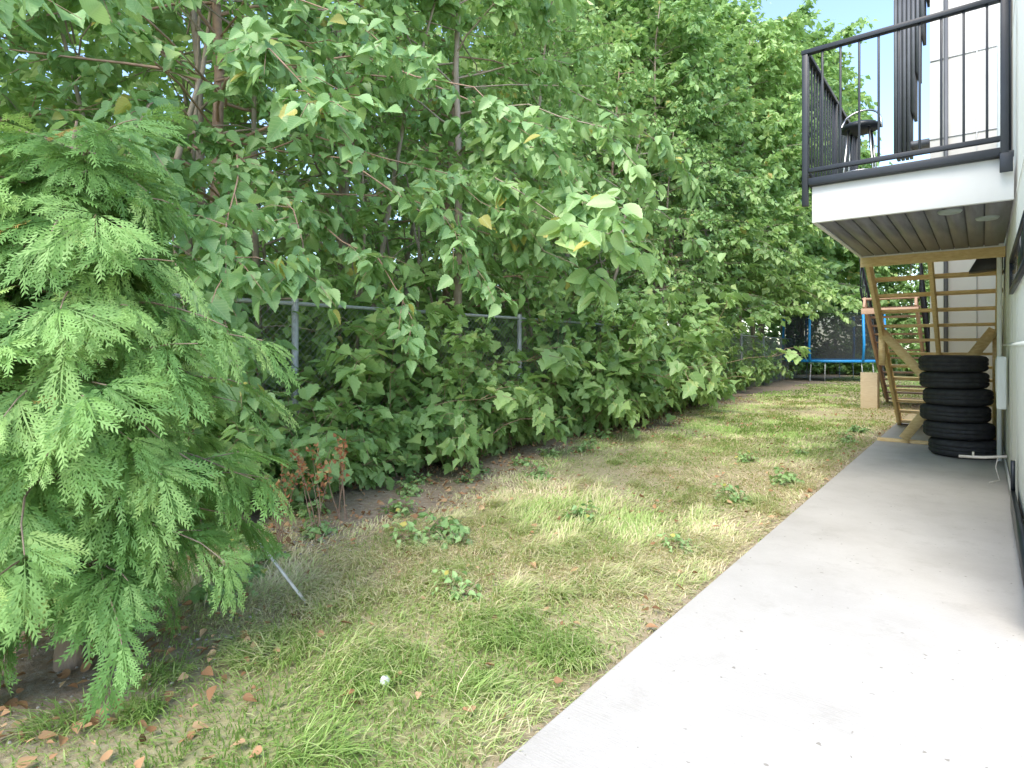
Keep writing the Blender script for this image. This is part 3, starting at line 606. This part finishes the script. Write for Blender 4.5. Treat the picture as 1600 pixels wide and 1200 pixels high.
for i,(a,b) in enumerate(off):
    o=ty0 if i==0 else ty0.copy()
    if i: COL.objects.link(o)
    o.location=(a,b,.045+i*.212);o.rotation_euler=(R(-.012,.012),R(-.012,.012),R(0,6)); kk=1.08 if i>2 else 1.1; o.scale=(kk,kk,.98)

# ------------------------------------------------------------ neighbouring house
nh=empty('house','warm white neighbouring house with dark ribbed eave and trim','house',(-.8,14,0)); O=(-.8,14,0)
G=Geo(O); G.box((-.8,14,-.05),(9,27,8.6)); G.obj('wall',M_beige,nh)
G=Geo(O)
for z in (3.9,5.4,6.9): G.box((-.8,13.985,z),(.3,13.999,z+.02))
G.box((-.1,13.98,.3),(-.08,13.984,8.5))
G.obj('panel_trim',M_trim,nh)
G=Geo(O); G.tube([(-.55,13.92,.1),(-.55,13.92,8.5)],.035,8); G.obj('downspout',M_dgrey,nh)
G=Geo(O)
for i in range(8):
    x=-1.38+i*.072; zb=5.25 if i<4 else 5.25+(i-3)*.75
    G.box((x,13.9,zb),(x+.055,14.6,8.9))
G.box((-1.38,14.0,5.35),(-.81,14.55,5.45)); G.obj('eave',M_dgrey,nh)
G=Geo(O)
for z0 in (.9,3.6): G.box((-.83,18,z0),(-.801,20,z0+1.3))
G.obj('window',M_black,nh)

# ------------------------------------------------------------ trampoline
tc=(-5.3,30.0,0); tp=empty('trampoline','round blue trampoline with black safety net on the lawn','trampoline',tc)
G=Geo(); G.lathe((0,0,.88),[(1.6,.02),(1.62,.05),(1.95,.05),(1.98,.0),(1.95,-.06),(1.62,-.03)],48,True); G.obj('safety_pad',M_blue,tp)
G=Geo(); G.lathe((0,0,.9),[(.001,-.03),(1.62,0)],48); G.obj('jumping_mat',M_black,tp)
for i in range(6):
    a=i*math.pi/3+.25; x,y=1.98*math.cos(a),1.98*math.sin(a)
    G=Geo(); G.tube([(x,y,.85),(x*1.03,y*1.03,1.6),(x*1.0,y*1.0,2.9)],.05,8); G.obj('pole',M_blue,tp)
    b=a+.3; x2,y2=1.9*math.cos(b),1.9*math.sin(b); G=Geo(); G.tube([(x*.95,y*.95,.85),(x,y,.03),(x2*1.04,y2*1.04,.03),(x2*.99,y2*.99,.85)],.022,6); G.obj('leg',M_galv,tp)
G=Geo(); G.lathe((0,0,0),[(1.9,.93),(1.93,2.85)],48); G.obj('net',M_net,tp)
G=Geo(); G.tube([(1.95*math.cos(t),1.95*math.sin(t),2.88) for t in np.linspace(0,6.283,49)],.018,6); G.obj('top_ring',M_black,tp)

# ------------------------------------------------------------ light, sky, camera
el=math.radians(52); ax,ay=.18,-1.0; rot=math.atan2(ax,ay)
w=bpy.data.worlds.new('World'); S.world=w; w.use_nodes=True; nt=w.node_tree
sky=nt.nodes.new('ShaderNodeTexSky'); sky.sky_type='NISHITA'; sky.sun_disc=False; sky.sun_elevation=el; sky.sun_rotation=rot; sky.air_density=1.0; sky.dust_density=1.0; sky.ozone_density=1.0
bg=nt.nodes['Background']; nt.links.new(sky.outputs[0],bg.inputs[0]); bg.inputs[1].default_value=.48
sl=bpy.data.lights.new('sun','SUN'); sl.energy=4.1; sl.angle=math.radians(32); sl.color=(1,.92,.80)
so_=bpy.data.objects.new('sun',sl); COL.objects.link(so_)
dv=Vector((math.sin(rot)*math.cos(el),math.cos(rot)*math.cos(el),math.sin(el))); so_.rotation_euler=dv.to_track_quat('Z','Y').to_euler(); so_.location=(0,-5,20)
cam=bpy.data.cameras.new('camera'); co=bpy.data.objects.new('camera',cam); COL.objects.link(co); co.location=(0,0,1.4); co.rotation_euler=(math.pi/2,0,math.radians(38.2))
cam.lens=21.04; cam.sensor_width=36; cam.shift_y=-55/1600; cam.clip_start=.05; cam.clip_end=1500; S.camera=co
S.view_settings.view_transform='Standard'; S.view_settings.look='None'; S.view_settings.exposure=0
